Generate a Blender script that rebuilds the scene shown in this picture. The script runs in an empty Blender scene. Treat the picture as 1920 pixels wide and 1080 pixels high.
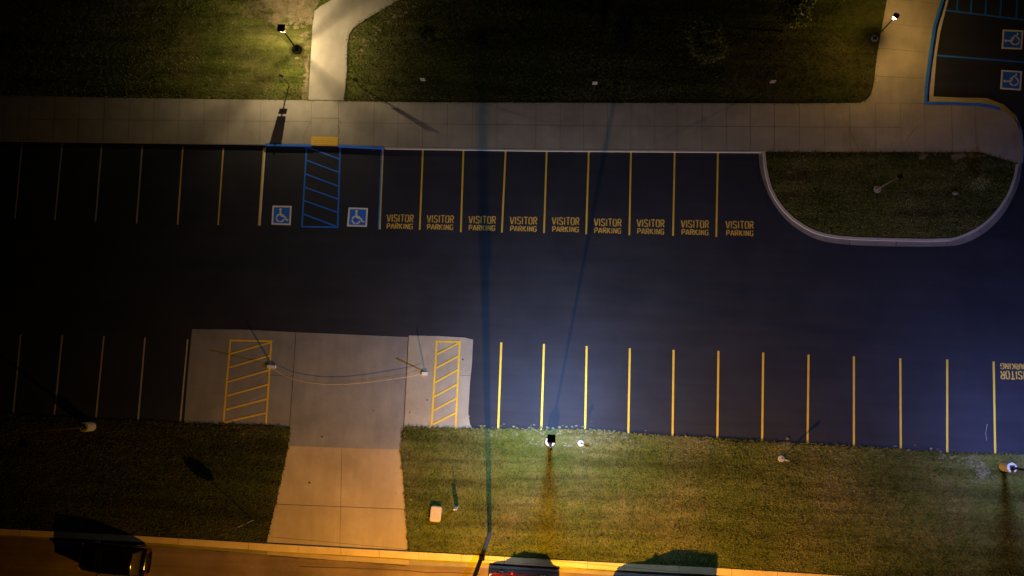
import bpy, math, random
import numpy as np
from mathutils import Vector, Matrix

random.seed(7); rng = np.random.default_rng(7)
S = bpy.context.scene
COL = S.collection

# ------------------------------------------------------------------ camera (a drone, 46 m up, looking almost straight down)
F_PX = 1365.8
CAM = np.array([35.415, -14.149, 46.083])
def _rot(a, b, c):
    ca, sa, cb, sb, cc, sc = math.cos(a), math.sin(a), math.cos(b), math.sin(b), math.cos(c), math.sin(c)
    Rx = np.array([[1, 0, 0], [0, ca, -sa], [0, sa, ca]]); Ry = np.array([[cb, 0, sb], [0, 1, 0], [-sb, 0, cb]])
    Rz = np.array([[cc, -sc, 0], [sc, cc, 0], [0, 0, 1]])
    return Rz @ Ry @ Rx
ROT = _rot(math.radians(7.658), math.radians(2.378), math.radians(1.931))
cd = bpy.data.cameras.new('camera'); cam = bpy.data.objects.new('camera', cd); COL.objects.link(cam)
M4 = Matrix([list(ROT[i]) + [float(CAM[i])] for i in range(3)] + [[0, 0, 0, 1]])
cam.matrix_world = M4
cd.sensor_width = 36.0; cd.lens = F_PX / 1920 * 36.0; cd.clip_start = 0.1; cd.clip_end = 3000
S.camera = cam

# ------------------------------------------------------------------ world: night sky
w = bpy.data.worlds.new('World'); S.world = w; w.use_nodes = True
nt = w.node_tree; bg = nt.nodes['Background']
sky = nt.nodes.new('ShaderNodeTexSky'); sky.sky_type = 'NISHITA'; sky.sun_disc = False
sky.sun_elevation = math.radians(-4.5); sky.sun_rotation = math.radians(200)
nt.links.new(sky.outputs[0], bg.inputs[0]); bg.inputs[1].default_value = 0.02
S.view_settings.view_transform = 'Standard'; S.view_settings.look = 'None'
S.view_settings.exposure = 0.0; S.view_settings.gamma = 1.0
S.render.resolution_x = 1024; S.render.resolution_y = 576
try:
    S.cycles.max_bounces = 4; S.cycles.diffuse_bounces = 2
    S.cycles.sample_clamp_indirect = 2.0
except Exception: pass

# ------------------------------------------------------------------ ground mapping (photo position -> place on the site at height z)
def G(x, y, z=0.0):
    d = ROT @ np.array([(x - 960) / F_PX, -(y - 540) / F_PX, -1.0])
    t = (z - CAM[2]) / d[2]
    p = CAM + d * t
    return (float(p[0]), float(p[1]))
def GG(pts, z=0.0): return [G(x, y, z) for x, y in pts]
def V3(x, y, z): g = G(x, y, z); return Vector((g[0], g[1], z))

# ------------------------------------------------------------------ materials
def new_mat(name):
    m = bpy.data.materials.new(name); m.use_nodes = True
    n = m.node_tree; b = n.nodes['Principled BSDF']
    return m, n, b
def node(n, t, **k):
    x = n.nodes.new(t)
    for a, v in k.items():
        if a in x.inputs.keys(): x.inputs[a].default_value = v
        else: setattr(x, a, v)
    return x
def noise(n, vec, scale, detail=4, rough=.6):
    t = n.nodes.new('ShaderNodeTexNoise'); t.inputs['Scale'].default_value = scale
    t.inputs['Detail'].default_value = detail; t.inputs['Roughness'].default_value = rough
    n.links.new(vec, t.inputs['Vector']); return t.outputs['Fac']
def ramp(n, fac, stops):
    r = n.nodes.new('ShaderNodeValToRGB'); n.links.new(fac, r.inputs[0])
    e = r.color_ramp.elements
    while len(e) < len(stops): e.new(0.5)
    for el, (p, c) in zip(e, stops):
        el.position = p; el.color = (c[0], c[1], c[2], 1) if not isinstance(c, (int, float)) else (c, c, c, 1)
    return r.outputs[0]
def mix(n, fac, a, b, mode='MIX'):
    m = n.nodes.new('ShaderNodeMix'); m.data_type = 'RGBA'; m.blend_type = mode
    if isinstance(fac, (int, float)): m.inputs[0].default_value = fac
    else: n.links.new(fac, m.inputs[0])
    for sock, v in ((m.inputs[6], a), (m.inputs[7], b)):
        if isinstance(v, tuple): sock.default_value = (*v, 1) if len(v) == 3 else v
        else: n.links.new(v, sock)
    return m.outputs[2]
def worldpos(n, sx=1, sy=1, sz=1):
    g = n.nodes.new('ShaderNodeNewGeometry'); mp = n.nodes.new('ShaderNodeMapping')
    mp.inputs['Scale'].default_value = (sx, sy, sz); n.links.new(g.outputs['Position'], mp.inputs['Vector'])
    return mp.outputs[0]
def bump(n, b, h, strength=.3, dist=.02):
    x = n.nodes.new('ShaderNodeBump'); x.inputs['Strength'].default_value = strength; x.inputs['Distance'].default_value = dist
    n.links.new(h, x.inputs['Height']); n.links.new(x.outputs[0], b.inputs['Normal'])

def mat_rough(name, c0, c1, fine=0.25, big=.35, bigscale=.35, rough=.9, streak=None, spec=.3, finescale=30):
    m, n, b = new_mat(name); p = worldpos(n)
    f1 = noise(n, p, bigscale, 5); base = ramp(n, f1, [(.3, c0), (.7, c1)])
    f2 = noise(n, p, finescale, 2, .8)
    g = ramp(n, f2, [(.25, 1 - fine), (.75, 1 + fine * .0 + 0.0), (1, 1.0)])
    col = mix(n, 1.0, base, g, 'MULTIPLY')
    if streak:
        ps = worldpos(n, streak[0], streak[1], 1); f3 = noise(n, ps, 1.0, 3)
        col = mix(n, 1.0, col, ramp(n, f3, [(.3, 1 - streak[2]), (.7, 1.0)]), 'MULTIPLY')
    n.links.new(col, b.inputs['Base Color'])
    b.inputs['Roughness'].default_value = rough; b.inputs['Specular IOR Level'].default_value = spec
    bump(n, b, f2, .35, .01)
    return m
def mat_plain(name, c, rough=.5, metal=0.0, var=.15, scale=6):
    m, n, b = new_mat(name); p = worldpos(n); f = noise(n, p, scale, 4)
    col = mix(n, 1.0, tuple(c), ramp(n, f, [(.3, 1 - var), (.7, 1.0)]), 'MULTIPLY')
    n.links.new(col, b.inputs['Base Color']); b.inputs['Roughness'].default_value = rough; b.inputs['Metallic'].default_value = metal
    return m
def mat_paint(name, c, wear=.35, under=(.035, .036, .042), scale=14, thr=.36):
    """road paint, chipped through to the surface below"""
    m, n, b = new_mat(name); p = worldpos(n)
    f = noise(n, p, scale, 5, .75); g = noise(n, p, 1.3, 3)
    col = mix(n, 1.0, tuple(c), ramp(n, g, [(.3, .8), (.7, 1.0)]), 'MULTIPLY')
    col = mix(n, ramp(n, f, [(thr - .06, wear), (thr + .04, 0.0)]), col, tuple(under))
    n.links.new(col, b.inputs['Base Color']); b.inputs['Roughness'].default_value = .75
    return m
def mat_emit(name, c, s):
    m, n, b = new_mat(name); b.inputs['Base Color'].default_value = (*c, 1)
    b.inputs['Emission Color'].default_value = (*c, 1); b.inputs['Emission Strength'].default_value = s
    return m

def mat_grass(name, blade=False):
    m, n, b = new_mat(name); p = worldpos(n)
    big = noise(n, p, .22, 4); mid = noise(n, p, 1.4, 5, .7)
    mow = noise(n, worldpos(n, .10, 1.05, 1), 1.0, 4, .65)
    green = ramp(n, mid, [(.25, (.075, .100, .016)), (.5, (.122, .145, .026)), (.75, (.165, .178, .044))])
    dry = ramp(n, mid, [(.25, (.16, .145, .045)), (.75, (.28, .24, .10))])
    col = mix(n, ramp(n, big, [(.42, 0.0), (.66, .75)]), green, dry)
    col = mix(n, 1.0, col, ramp(n, mow, [(.36, .50), (.60, 1.0)]), 'MULTIPLY')
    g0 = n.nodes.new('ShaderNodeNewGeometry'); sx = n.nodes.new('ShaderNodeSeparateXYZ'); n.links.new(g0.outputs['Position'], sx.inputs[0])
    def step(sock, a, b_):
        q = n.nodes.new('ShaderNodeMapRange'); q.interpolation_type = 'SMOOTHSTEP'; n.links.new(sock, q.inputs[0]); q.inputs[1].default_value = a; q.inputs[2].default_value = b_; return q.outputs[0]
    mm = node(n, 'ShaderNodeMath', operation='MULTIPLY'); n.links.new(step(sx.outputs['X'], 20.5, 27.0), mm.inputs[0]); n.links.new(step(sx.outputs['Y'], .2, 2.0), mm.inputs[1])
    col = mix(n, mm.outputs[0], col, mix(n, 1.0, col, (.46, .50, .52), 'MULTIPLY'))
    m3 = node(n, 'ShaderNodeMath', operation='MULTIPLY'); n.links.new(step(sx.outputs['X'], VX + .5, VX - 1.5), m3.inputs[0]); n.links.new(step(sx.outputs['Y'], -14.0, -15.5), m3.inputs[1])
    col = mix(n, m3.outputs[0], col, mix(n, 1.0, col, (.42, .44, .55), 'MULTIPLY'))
    if blade:
        g = n.nodes.new('ShaderNodeNewGeometry')
        col = mix(n, 1.0, col, ramp(n, g.outputs['Random Per Island'], [(0, (.80, .84, .76)), (.5, (1, 1, 1)), (.95, (1.15, 1.12, 1.05)), (1, (1.5, 1.42, 1.3))]), 'MULTIPLY')
        b.inputs['Roughness'].default_value = .7
    else:
        f = noise(n, p, 22, 4, .8)
        col = mix(n, 1.0, col, ramp(n, f, [(.3, .70), (.7, 1.0)]), 'MULTIPLY')
        bump(n, b, f, .6, .04); b.inputs['Roughness'].default_value = .95
    b.inputs['Specular IOR Level'].default_value = .15
    n.links.new(col, b.inputs['Base Color'])
    return m

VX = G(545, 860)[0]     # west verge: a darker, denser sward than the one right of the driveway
M = {}
M['asphalt'] = mat_rough('asphalt_sealed', (.025, .030, .050), (.041, .046, .071), fine=.45, bigscale=.30, streak=(.12, 1.6, .22), rough=.8, finescale=38)
M['road'] = mat_rough('asphalt_worn', (.21, .14, .095), (.37, .255, .17), fine=.35, bigscale=.4, streak=(.08, 1.6, .35), finescale=26)
M['concrete'] = mat_rough('concrete_light', (.325, .30, .255), (.46, .425, .365), fine=.12, bigscale=.5, streak=(2.4, .5, .10), finescale=18)
M['concrete_grey'] = mat_rough('concrete_grey', (.235, .235, .245), (.33, .325, .335), fine=.2, bigscale=.55, streak=(2.2, .35, .13), finescale=18)
M['street_kerb'] = mat_rough('street_kerb_concrete', (.66, .48, .22), (.84, .63, .31), fine=.18, bigscale=.9, finescale=14)
M['drive'] = mat_rough('concrete_drive', (.38, .295, .195), (.55, .44, .30), fine=.14, bigscale=.32, streak=(1.6, .30, .14), finescale=16)
M['kerb'] = mat_rough('kerb_concrete', (.52, .49, .43), (.66, .62, .54), fine=.15, bigscale=.9, finescale=16)
M['gutter'] = mat_rough('gutter_concrete', (.22, .205, .19), (.31, .29, .265), fine=.2, bigscale=.9, finescale=16)
M['joint'] = mat_rough('joint_dirt', (.06, .055, .045), (.10, .09, .075))
M['joint_soft'] = mat_rough('joint_shallow', (.17, .155, .13), (.24, .22, .19))
M['soil'] = mat_rough('bare_soil', (.15, .125, .06), (.33, .26, .165), fine=.45, bigscale=1.6, finescale=9)
M['gravel'] = mat_rough('pale_dry_soil', (.12, .13, .05), (.30, .28, .18), fine=.5, bigscale=2.4, finescale=8)
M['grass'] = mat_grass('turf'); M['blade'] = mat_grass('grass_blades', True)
M['yellow'] = mat_paint('paint_yellow', (.88, .60, .055), wear=.5, thr=.39)
M['muted'] = mat_paint('paint_lowlight_grey', (.52, .48, .40), wear=.9, thr=.42)  # low-light greying of the left rows put into the paint colour, plus chips
M['yellow_dim'] = mat_paint('paint_yellow_dull', (.75, .50, .09), wear=.7)
M['yellow_t'] = mat_paint('paint_yellow_stencil', (.85, .55, .08), wear=.8, thr=.45, scale=10)
M['blue'] = mat_paint('paint_blue', (.018, .20, .95))
M['blue_kerb'] = mat_paint('paint_blue_kerb', (.022, .20, .95), under=(.3, .28, .25), wear=.5, thr=.40)
M['white'] = mat_paint('paint_white', (.92, .91, .88), wear=.5)
M['ghost'] = mat_paint('paint_old_white', (.50, .48, .45), under=(.3, .29, .27), wear=.9, thr=.5)
M['tactile'] = mat_plain('tactile_yellow', (.78, .50, .05), .7)
M['black'] = mat_plain('black_metal', (.012, .012, .013), .45, .3)
M['bronze'] = mat_plain('bronze_metal', (.10, .065, .045), .5, .4)
M['tan_metal'] = mat_plain('tan_metal', (.34, .27, .22), .5, .2)
M['galv'] = mat_plain('galvanised_steel', (.42, .42, .42), .45, .5)
M['white_metal'] = mat_plain('white_metal', (.78, .77, .74), .5)
M['blue_metal'] = mat_plain('blue_sign_sheet', (.03, .10, .45), .4)
M['sign_dark'] = mat_plain('sign_sheet_dark', (.055, .045, .035), .5)  # backlit shade of the two lawn signs put into the sheet colour
M['red_metal'] = mat_plain('red_sign_sheet', (.45, .02, .02), .4)
M['grey_line'] = mat_plain('sign_print_grey', (.22, .19, .17), .5)
M['conc_base'] = mat_plain('base_concrete', (.55, .53, .49), .9, var=.25, scale=14)
M['wood'] = mat_rough('pole_wood', (.16, .13, .105), (.26, .22, .18), streak=(6, 6, .3))
M['cable'] = mat_plain('cable_black', (.015, .015, .015), .6)
M['rope'] = mat_plain('rope_pale', (.85, .75, .55), .8, var=.4, scale=9)
M['box_tan'] = mat_plain('box_plastic_tan', (.56, .47, .38), .6, var=.12)
M['bark'] = mat_plain('bark', (.10, .075, .05), .9, var=.5, scale=20)
M['glass'] = mat_plain('lamp_glass', (.55, .55, .5), .2)
M['stone'] = mat_plain('stone', (.24, .22, .19), .9, var=.4)
M['leaf'] = None
def mat_leaf():
    m, n, b = new_mat('leaf'); g = n.nodes.new('ShaderNodeNewGeometry')
    col = ramp(n, g.outputs['Random Per Island'], [(0, (.10, .15, .05)), (.5, (.20, .27, .09)), (1, (.36, .42, .20))])
    n.links.new(col, b.inputs['Base Color']); b.inputs['Roughness'].default_value = .55
    return m
M['leaf'] = mat_leaf(); M['leaf_dark'] = mat_rough('leaf_dark', (.012, .028, .008), (.03, .055, .018))

# ------------------------------------------------------------------ mesh builder
class MB:
    def __init__(s): s.v = []; s.f = []; s.m = []
    def add(s, vs, fs, mi=0):
        o = len(s.v); s.v += [tuple(map(float, q)) for q in vs]
        for f in fs: s.f.append([i + o for i in f]); s.m.append(mi)
    def prism(s, pts, z0, z1, mi=0, side=None):
        a = sum(pts[i][0] * pts[(i + 1) % len(pts)][1] - pts[(i + 1) % len(pts)][0] * pts[i][1] for i in range(len(pts)))
        if a < 0: pts = pts[::-1]
        n = len(pts)
        s.add([(x, y, z1) for x, y in pts], [list(range(n))], mi)
        vs = [(x, y, z0) for x, y in pts] + [(x, y, z1) for x, y in pts]
        s.add(vs, [[i, (i + 1) % n, n + (i + 1) % n, n + i] for i in range(n)], mi if side is None else side)
    def sheet(s, pts, z, mi=0):
        a = sum(pts[i][0] * pts[(i + 1) % len(pts)][1] - pts[(i + 1) % len(pts)][0] * pts[i][1] for i in range(len(pts)))
        if a < 0: pts = pts[::-1]
        s.add([(x, y, z) for x, y in pts], [list(range(len(pts)))], mi)
    def line(s, p, q, wd, z, mi=0):
        d = Vector((q[0] - p[0], q[1] - p[1])); d.normalize(); nn = Vector((-d.y, d.x)) * wd / 2
        s.sheet([(p[0] - nn.x, p[1] - nn.y), (q[0] - nn.x, q[1] - nn.y), (q[0] + nn.x, q[1] + nn.y), (p[0] + nn.x, p[1] + nn.y)], z, mi)
    def path(s, pts, wd, z, mi=0):
        s.ribbon(pts, wd, z, None, mi)
    def ribbon(s, pts, wd, z1, z0=None, mi=0):
        """mitred band along a polyline; with z0 a solid bar"""
        P = [Vector(p) for p in pts]; L = []; R = []
        for i, p in enumerate(P):
            d0 = (P[i] - P[i - 1]).normalized() if i else (P[1] - P[0]).normalized()
            d1 = (P[i + 1] - P[i]).normalized() if i < len(P) - 1 else d0
            t = (d0 + d1).normalized(); nn = Vector((-t.y, t.x)); k = wd / 2 / max(.4, nn.dot(Vector((-d0.y, d0.x))))
            L.append(p + nn * k); R.append(p - nn * k)
        n = len(P); vs = [(q.x, q.y, z1) for q in R] + [(q.x, q.y, z1) for q in L]
        s.add(vs, [[i, i + 1, n + i + 1, n + i] for i in range(n - 1)], mi)
        if z0 is not None:
            for A, fl in ((R, 0), (L, 1)):
                vs = [(q.x, q.y, z0) for q in A] + [(q.x, q.y, z1) for q in A]
                s.add(vs, [[i, i + 1, n + i + 1, n + i] if not fl else [i + 1, i, n + i, n + i + 1] for i in range(n - 1)], mi)
    def box(s, c, d, mi=0, rz=0, taper=1.0, bev=0.0):
        x, y, z = c; a, b_, h = d[0] / 2, d[1] / 2, d[2] / 2
        if bev > 0:
            pr = [(a, -b_ + bev), (a, b_ - bev), (a - bev, b_), (-a + bev, b_), (-a, b_ - bev), (-a, -b_ + bev), (-a + bev, -b_), (a - bev, -b_)]
        else: pr = [(a, -b_), (a, b_), (-a, b_), (-a, -b_)]
        n = len(pr); cr, sr = math.cos(rz), math.sin(rz)
        if bev > 0:
            rings = [(-h, 1.0), (h - bev, taper), (h, taper * (1 - bev / max(a, b_)))]
        else: rings = [(-h, 1.0), (h, taper)]
        vs = []
        for zz, k in rings:
            for u, v in pr: vs.append((x + (u * cr - v * sr) * k, y + (u * sr + v * cr) * k, z + zz))
        fs = [list(range(n))[::-1], [i + n * (len(rings) - 1) for i in range(n)]]
        for r in range(len(rings) - 1):
            fs += [[r * n + i, r * n + (i + 1) % n, (r + 1) * n + (i + 1) % n, (r + 1) * n + i] for i in range(n)]
        s.add(vs, fs, mi)
    def tube(s, path, rad, n=10, mi=0, cap=True):
        P = [Vector(p) for p in path]; rad = rad if isinstance(rad, (list, tuple)) else [rad] * len(P); vs = []
        for i, p in enumerate(P):
            t = (P[min(i + 1, len(P) - 1)] - P[max(i - 1, 0)]).normalized()
            up = Vector((0, 0, 1)) if abs(t.z) < .95 else Vector((1, 0, 0))
            a = t.cross(up).normalized(); b_ = t.cross(a).normalized()
            for k in range(n):
                th = 2 * math.pi * k / n; vs.append(p + (a * math.cos(th) + b_ * math.sin(th)) * rad[i])
        fs = [[i * n + k, i * n + (k + 1) % n, (i + 1) * n + (k + 1) % n, (i + 1) * n + k] for i in range(len(P) - 1) for k in range(n)]
        if cap: fs += [list(range(n)), [(len(P) - 1) * n + k for k in range(n)][::-1]]
        s.add(vs, fs, mi)
    def lathe(s, c, prof, n=20, mi=0):
        vs = []
        for r, z in prof:
            for k in range(n):
                th = 2 * math.pi * k / n; vs.append((c[0] + r * math.cos(th), c[1] + r * math.sin(th), c[2] + z))
        fs = [[i * n + k, i * n + (k + 1) % n, (i + 1) * n + (k + 1) % n, (i + 1) * n + k] for i in range(len(prof) - 1) for k in range(n)]
        fs += [list(range(n))[::-1], [(len(prof) - 1) * n + k for k in range(n)]]
        s.add(vs, fs, mi)
    def build(s, name, mats, parent=None, loc=(0, 0, 0), smooth=False):
        me = bpy.data.meshes.new(name)
        vs = [(a - loc[0], b_ - loc[1], c - loc[2]) for a, b_, c in s.v] if parent is None else s.v
        me.from_pydata(vs, [], s.f)
        for m in (mats if isinstance(mats, (list, tuple)) else [mats]): me.materials.append(m)
        me.polygons.foreach_set('material_index', s.m)
        if smooth: me.polygons.foreach_set('use_smooth', [True] * len(s.f))
        me.update()
        o = bpy.data.objects.new(name, me); COL.objects.link(o); o.location = loc if parent is None else (0, 0, 0)
        if parent is not None: o.parent = parent
        return o
def tag(o, label=None, cat=None, group=None, kind=None):
    if label: o['label'] = label
    if cat: o['category'] = cat
    if group: o['group'] = group
    if kind: o['kind'] = kind
    return o
def thing(name, loc, label, cat, group=None, rz=0):
    o = bpy.data.objects.new(name, None); COL.objects.link(o); o.location = loc; o.rotation_euler = (0, 0, rz)
    o.empty_display_size = .3
    return tag(o, label, cat, group)
def struct(mb, name, mats, **k): return tag(mb.build(name, mats, **k), kind='structure')
def jag(pts, amp=.05, step=.35, seed=1):
    """break a world-space polyline into small irregular steps (ragged turf edges)"""
    r = random.Random(seed); out = []
    for i in range(len(pts) - 1):
        a, b_ = Vector(pts[i]), Vector(pts[i + 1]); n = max(1, int((b_ - a).length / step))
        for k in range(n):
            p = a.lerp(b_, k / n); out.append((p.x + r.uniform(-amp, amp) * .4, p.y + r.uniform(-amp, amp)))
    out.append(tuple(pts[-1])); return out
def smooth_path(pts, it=2):
    for _ in range(it):
        q = [pts[0]]
        for a, b_ in zip(pts, pts[1:]):
            q += [(a[0] * .75 + b_[0] * .25, a[1] * .75 + b_[1] * .25), (a[0] * .25 + b_[0] * .75, a[1] * .25 + b_[1] * .75)]
        q.append(pts[-1]); pts = q
    return pts

ZN, ZW, ZS, ZD = .10, .15, .04, .055      # north lawn, pavement, south lawn, driveway

# ------------------------------------------------------------------ setting
mb = MB(); mb.sheet([(-400, -400), (460, -400), (460, 400), (-400, 400)], -.30); struct(mb, 'ground', M['grass'])

# street along the bottom
kerb_top = [(-160, 980), (0, 991), (270, 1005), (500, 1019), (640, 1027), (766, 1034), (905, 1041), (1050, 1050), (1170, 1056), (1350, 1065), (1500, 1074), (1640, 1083), (2080, 1108)]
kerb_bot = [(x, y + (11 if x < 300 else 13)) for x, y in kerb_top]
gut_bot = [(x, y + (14 if x < 300 else 28)) for x, y in kerb_top]
gut_bot = [(-160, 995), (0, 1006), (270, 1021), (500, 1040), (640, 1051), (766, 1059), (905, 1065), (1050, 1073), (1170, 1080), (1350, 1090), (1500, 1098), (1640, 1107), (2080, 1132)]
KT, KB, GB = GG(kerb_top), GG(kerb_bot), GG(gut_bot)
far_edge = [(x, y - 9.6) for x, y in GB]
mb = MB(); mb.prism(GB + far_edge[::-1], -.2, -.06); 
# the street, then thin uneven dark lines on it
struct(mb, 'road', M['road'])
mb = MB()
rr = random.Random(3)
for (a, b_) in [((380, 1031), (455, 1036)), ((505, 1043), (620, 1050)), ((640, 1052), (760, 1061)), ((560, 1062), (900, 1078))]:
    A, B = Vector(G(*a)), Vector(G(*b_)); pts = [A.lerp(B, t / 14) + Vector((0, rr.uniform(-.05, .05))) for t in range(15)]
    mb.path([(q.x, q.y) for q in pts], .05, -.054)
struct(mb, 'road_dark_line', M['joint'])
mb = MB(); mb.prism(KT + KB[::-1], -.2, .09, 0)
for k in range(0, 21):
    t = k / 21 * (len(KT) - 1); i = int(t); f = t - i
    a = Vector(KT[i]).lerp(Vector(KT[min(i + 1, len(KT) - 1)]), f); b_ = Vector(KB[i]).lerp(Vector(KB[min(i + 1, len(KB) - 1)]), f)
    mb.line(a, b_, .016, .094, 1)
struct(mb, 'kerb', [M['street_kerb'], M['joint']])
mb = MB(); mb.prism(KB + GB[::-1], -.2, -.03)
struct(mb, 'gutter', M['gutter'])
mb = MB(); fk = [(x, y - .15) for x, y in far_edge]
mb.prism(far_edge + fk[::-1], -.2, .08); struct(mb, 'kerb', M['kerb'])
mb = MB(); far2 = [(x, y - 30) for x, y in fk]; mb.prism(fk + far2[::-1], -.25, .05); struct(mb, 'lawn', M['grass'])

# parking lot
lot_s = [(-160, 768), (0, 776), (165, 788), (345, 794), (543, 801), (757, 801), (886, 804), (1000, 806), (1110, 807), (1180, 814), (1345, 823), (1600, 838), (1790, 850), (1920, 853), (2080, 858)]
lot_n = [(2080, -120), (1730, -120)]
LS = GG(lot_s)
lot_poly = GG([(-160, 255)] + [(p[0], p[1]) for p in lot_s]) + GG([(2100, 300), (2100, -140), (1700, -140), (1700, 255)])
mb = MB(); mb.prism(lot_poly, -.28, 0.0); struct(mb, 'parking_lot', M['asphalt'])

# south verge (one turf sheet under the driveway)
def between(path_a, x0, x1):
    return [p for p in path_a if x0 <= p[0] <= x1]
vergeL = GG([(-160, 768), (0, 776), (165, 788), (345, 794), (360, 795), (430, 796), (500, 798), (543, 802), (543, 812), (536, 860), (520, 930), (499, 1019)], ZS)
vl_s = GG([(500, 1019), (270, 1005), (0, 991), (-160, 980)], ZS)
vergeL_poly = jag(vergeL, .06, .3, 4) + vl_s
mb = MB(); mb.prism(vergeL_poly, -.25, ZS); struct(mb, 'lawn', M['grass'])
vergeR = GG([(766, 1034), (762, 970), (758, 905), (752, 845), (755, 806), (762, 800), (820, 802), (886, 804), (1000, 806), (1110, 807), (1180, 814), (1345, 823), (1600, 838), (1790, 850), (1920, 853), (2080, 858)], ZS)
vr_s = GG([(2080, 1108), (1640, 1083), (1500, 1074), (1350, 1065), (1170, 1056), (1050, 1050), (905, 1041), (766, 1034)], ZS)
vergeR_poly = jag(vergeR, .06, .3, 5) + vr_s[:-1]
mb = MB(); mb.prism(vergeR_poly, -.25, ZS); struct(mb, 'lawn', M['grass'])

# driveway and its two side slabs
def joint(mb, a, b_, z, wd=.03, mi=1): mb.line(G(*a, z), G(*b_, z), wd, z + .004, mi)
mb = MB()
mb.prism(GG([(555, 623), (766, 632), (757, 801), (753, 843), (536, 836), (543, 801)], .012), -.2, .012)
struct(mb, 'driveway', [M['concrete_grey']])
mb = MB()
drv = GG([(536, 836), (753, 843), (758, 905), (762, 970), (765, 1034), (766, 1048)], .016) + GG([(640, 1041), (499, 1030)], .016) + GG([(499, 1019), (520, 930)], .016)
mb.prism(drv, -.2, .016)
joint(mb, (510, 945), (762, 955), .016); joint(mb, (641, 840), (637, 1040), .016, .02); joint(mb, (500, 1018), (765, 1034), .016)
struct(mb, 'driveway', [M['drive'], M['joint']])
mb = MB(); mb.prism(GG([(500, 1031), (640, 1042), (766, 1049), (766, 1059), (640, 1051), (500, 1040)], .002), -.2, .002); struct(mb, 'driveway', M['drive'])
mb = MB(); mb.prism(GG([(360, 617), (455, 618), (555, 623), (543, 801), (500, 799), (430, 797), (345, 795), (352, 700)], .015), -.2, .015)
joint(mb, (555, 623), (543, 801), .015, .04); joint(mb, (548, 705), (500, 704), .015, .02)
struct(mb, 'driveway', [M['concrete_grey'], M['joint']])
mb = MB(); mb.prism(GG([(766, 629), (820, 630), (872, 633), (887, 637), (885, 680), (881, 720), (878, 775), (881, 795), (887, 805), (757, 801)], .018), -.2, .018)
joint(mb, (766, 629), (757, 801), .018, .05); joint(mb, (862, 704), (883, 704), .018, .02)
struct(mb, 'driveway', [M['concrete'], M['joint']])
mb = MB()   # stains and ghost paint on the slabs
for a, b_ in [((826, 721), (857, 698)), ((815, 751), (850, 730)), ((814, 783), (855, 758)), ((858, 792), (881, 780)), ((862, 697), (874, 688))]:
    mb.line(G(*a), G(*b_), .045, .026)
for a, b_ in [((480, 711), (498, 702)), ((470, 752), (498, 738))]: mb.line(G(*a), G(*b_), .045, .022)
struct(mb, 'worn_paint', M['ghost'])
mb = MB()
for x, y, r in [(868, 674, .07), (801, 750, .06), (768, 773, .05), (783, 766, .03), (604, 819, .08), (580, 905, .09), (700, 770, .05), (742, 925, .04)]:
    c = G(x, y, .02); mb.sheet([(c[0] + r * math.cos(k * .7) * rr.uniform(.6, 1), c[1] + r * math.sin(k * .7) * rr.uniform(.6, 1)) for k in range(9)], .0225 if y > 790 or x < 760 else .0245)
struct(mb, 'stain', M['joint'])

# north: turf sheet, pavements on top
north_edge = [(-160, 176), (0, 178), (200, 183), (480, 187), (578, 189), (645, 190), (800, 193), (1200, 194), (1500, 195), (1613, 194), (1625, 189), (1634, 178), (1638, 163), (1641, 145), (1646, 100), (1655, 50), (1664, 0), (1690, -130)]
NE = GG(north_edge, ZN)
north_poly = NE[:1] + jag(NE, .05, .25, 8) + GG([(-160, -130)], ZN)
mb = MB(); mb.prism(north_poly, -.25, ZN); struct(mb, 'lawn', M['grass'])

walk_s = [(-160, 262), (0, 264), (200, 267), (497, 271), (583, 272), (634, 273), (717, 277), (1000, 281), (1430, 284), (1600, 285), (1836, 285), (1862, 292), (1909, 307)]
mb = MB()
walk = GG([(-160, 176), (0, 178), (200, 183), (480, 187), (578, 188), (645, 190), (800, 192), (1200, 193), (1500, 194), (1612, 193), (1624, 188), (1633, 177), (1637, 163), (1640, 145), (1645, 100), (1654, 50), (1663, 0), (1689, -130)], ZW)
walk += GG([(1790, -130), (1765, 0), (1750, 50), (1741, 110), (1734, 192), (1840, 195), (1872, 202), (1892, 213), (1906, 228), (1914, 250), (1916, 280), (1913, 308)], ZW)
walk += GG(walk_s[::-1], ZW)
mb.prism(walk, -.2, ZW)
for i, x in enumerate([-35, 10, 57, 104, 150, 197, 244, 290, 337, 384, 430, 490]):
    joint(mb, (x, 184), (x - 4, 268), ZW, .018)
joint(mb, (0, 223), (581, 228), ZW, .018); 
for x0, x1 in [(584, 583), (635, 634), (702, 700), (747, 745), (793, 792), (839, 838), (886, 885), (932, 932), (1005, 1004), (1051, 1050), (1094, 1094), (1139, 1138), (1183, 1182), (1228, 1227), (1270, 1270), (1317, 1316), (1362, 1362), (1407, 1407), (1452, 1452), (1499, 1499), (1545, 1546), (1593, 1594), (1641, 1642), (1688, 1690), (1733, 1735), (1784, 1786), (1828, 1831)]:
    joint(mb, (x0, 191 if x0 < 700 else 195), (x1, 256 if x0 < 640 else 282), ZW, .022)
joint(mb, (584, 221), (634, 222), ZW, .03); joint(mb, (634, 230), (1100, 236), ZW, .018); joint(mb, (1100, 236), (1690, 239), ZW, .018)
joint(mb, (578, 188), (645, 189), ZW, .035)
joint(mb, (1639, 143), (1731, 147), ZW, .03); joint(mb, (1648, 90), (1738, 98), ZW, .03); joint(mb, (1655, 43), (1749, 52), ZW, .02)
joint(mb, (1640, 193), (1733, 194), ZW, .02); joint(mb, (1664, -4), (1764, 8), ZW, .02)
for pts in [[(634, 232), (637, 247), (633, 252)], [(568, 260), (574, 244), (583, 228)], [(634, 222), (640, 232)], [(1700, 262), (1712, 245), (1722, 236)]]:
    mb.path([G(*p, ZW) for p in pts], .03, ZW + .004, 1)
struct(mb, 'pavement', [M['concrete'], M['joint_soft']])
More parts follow.
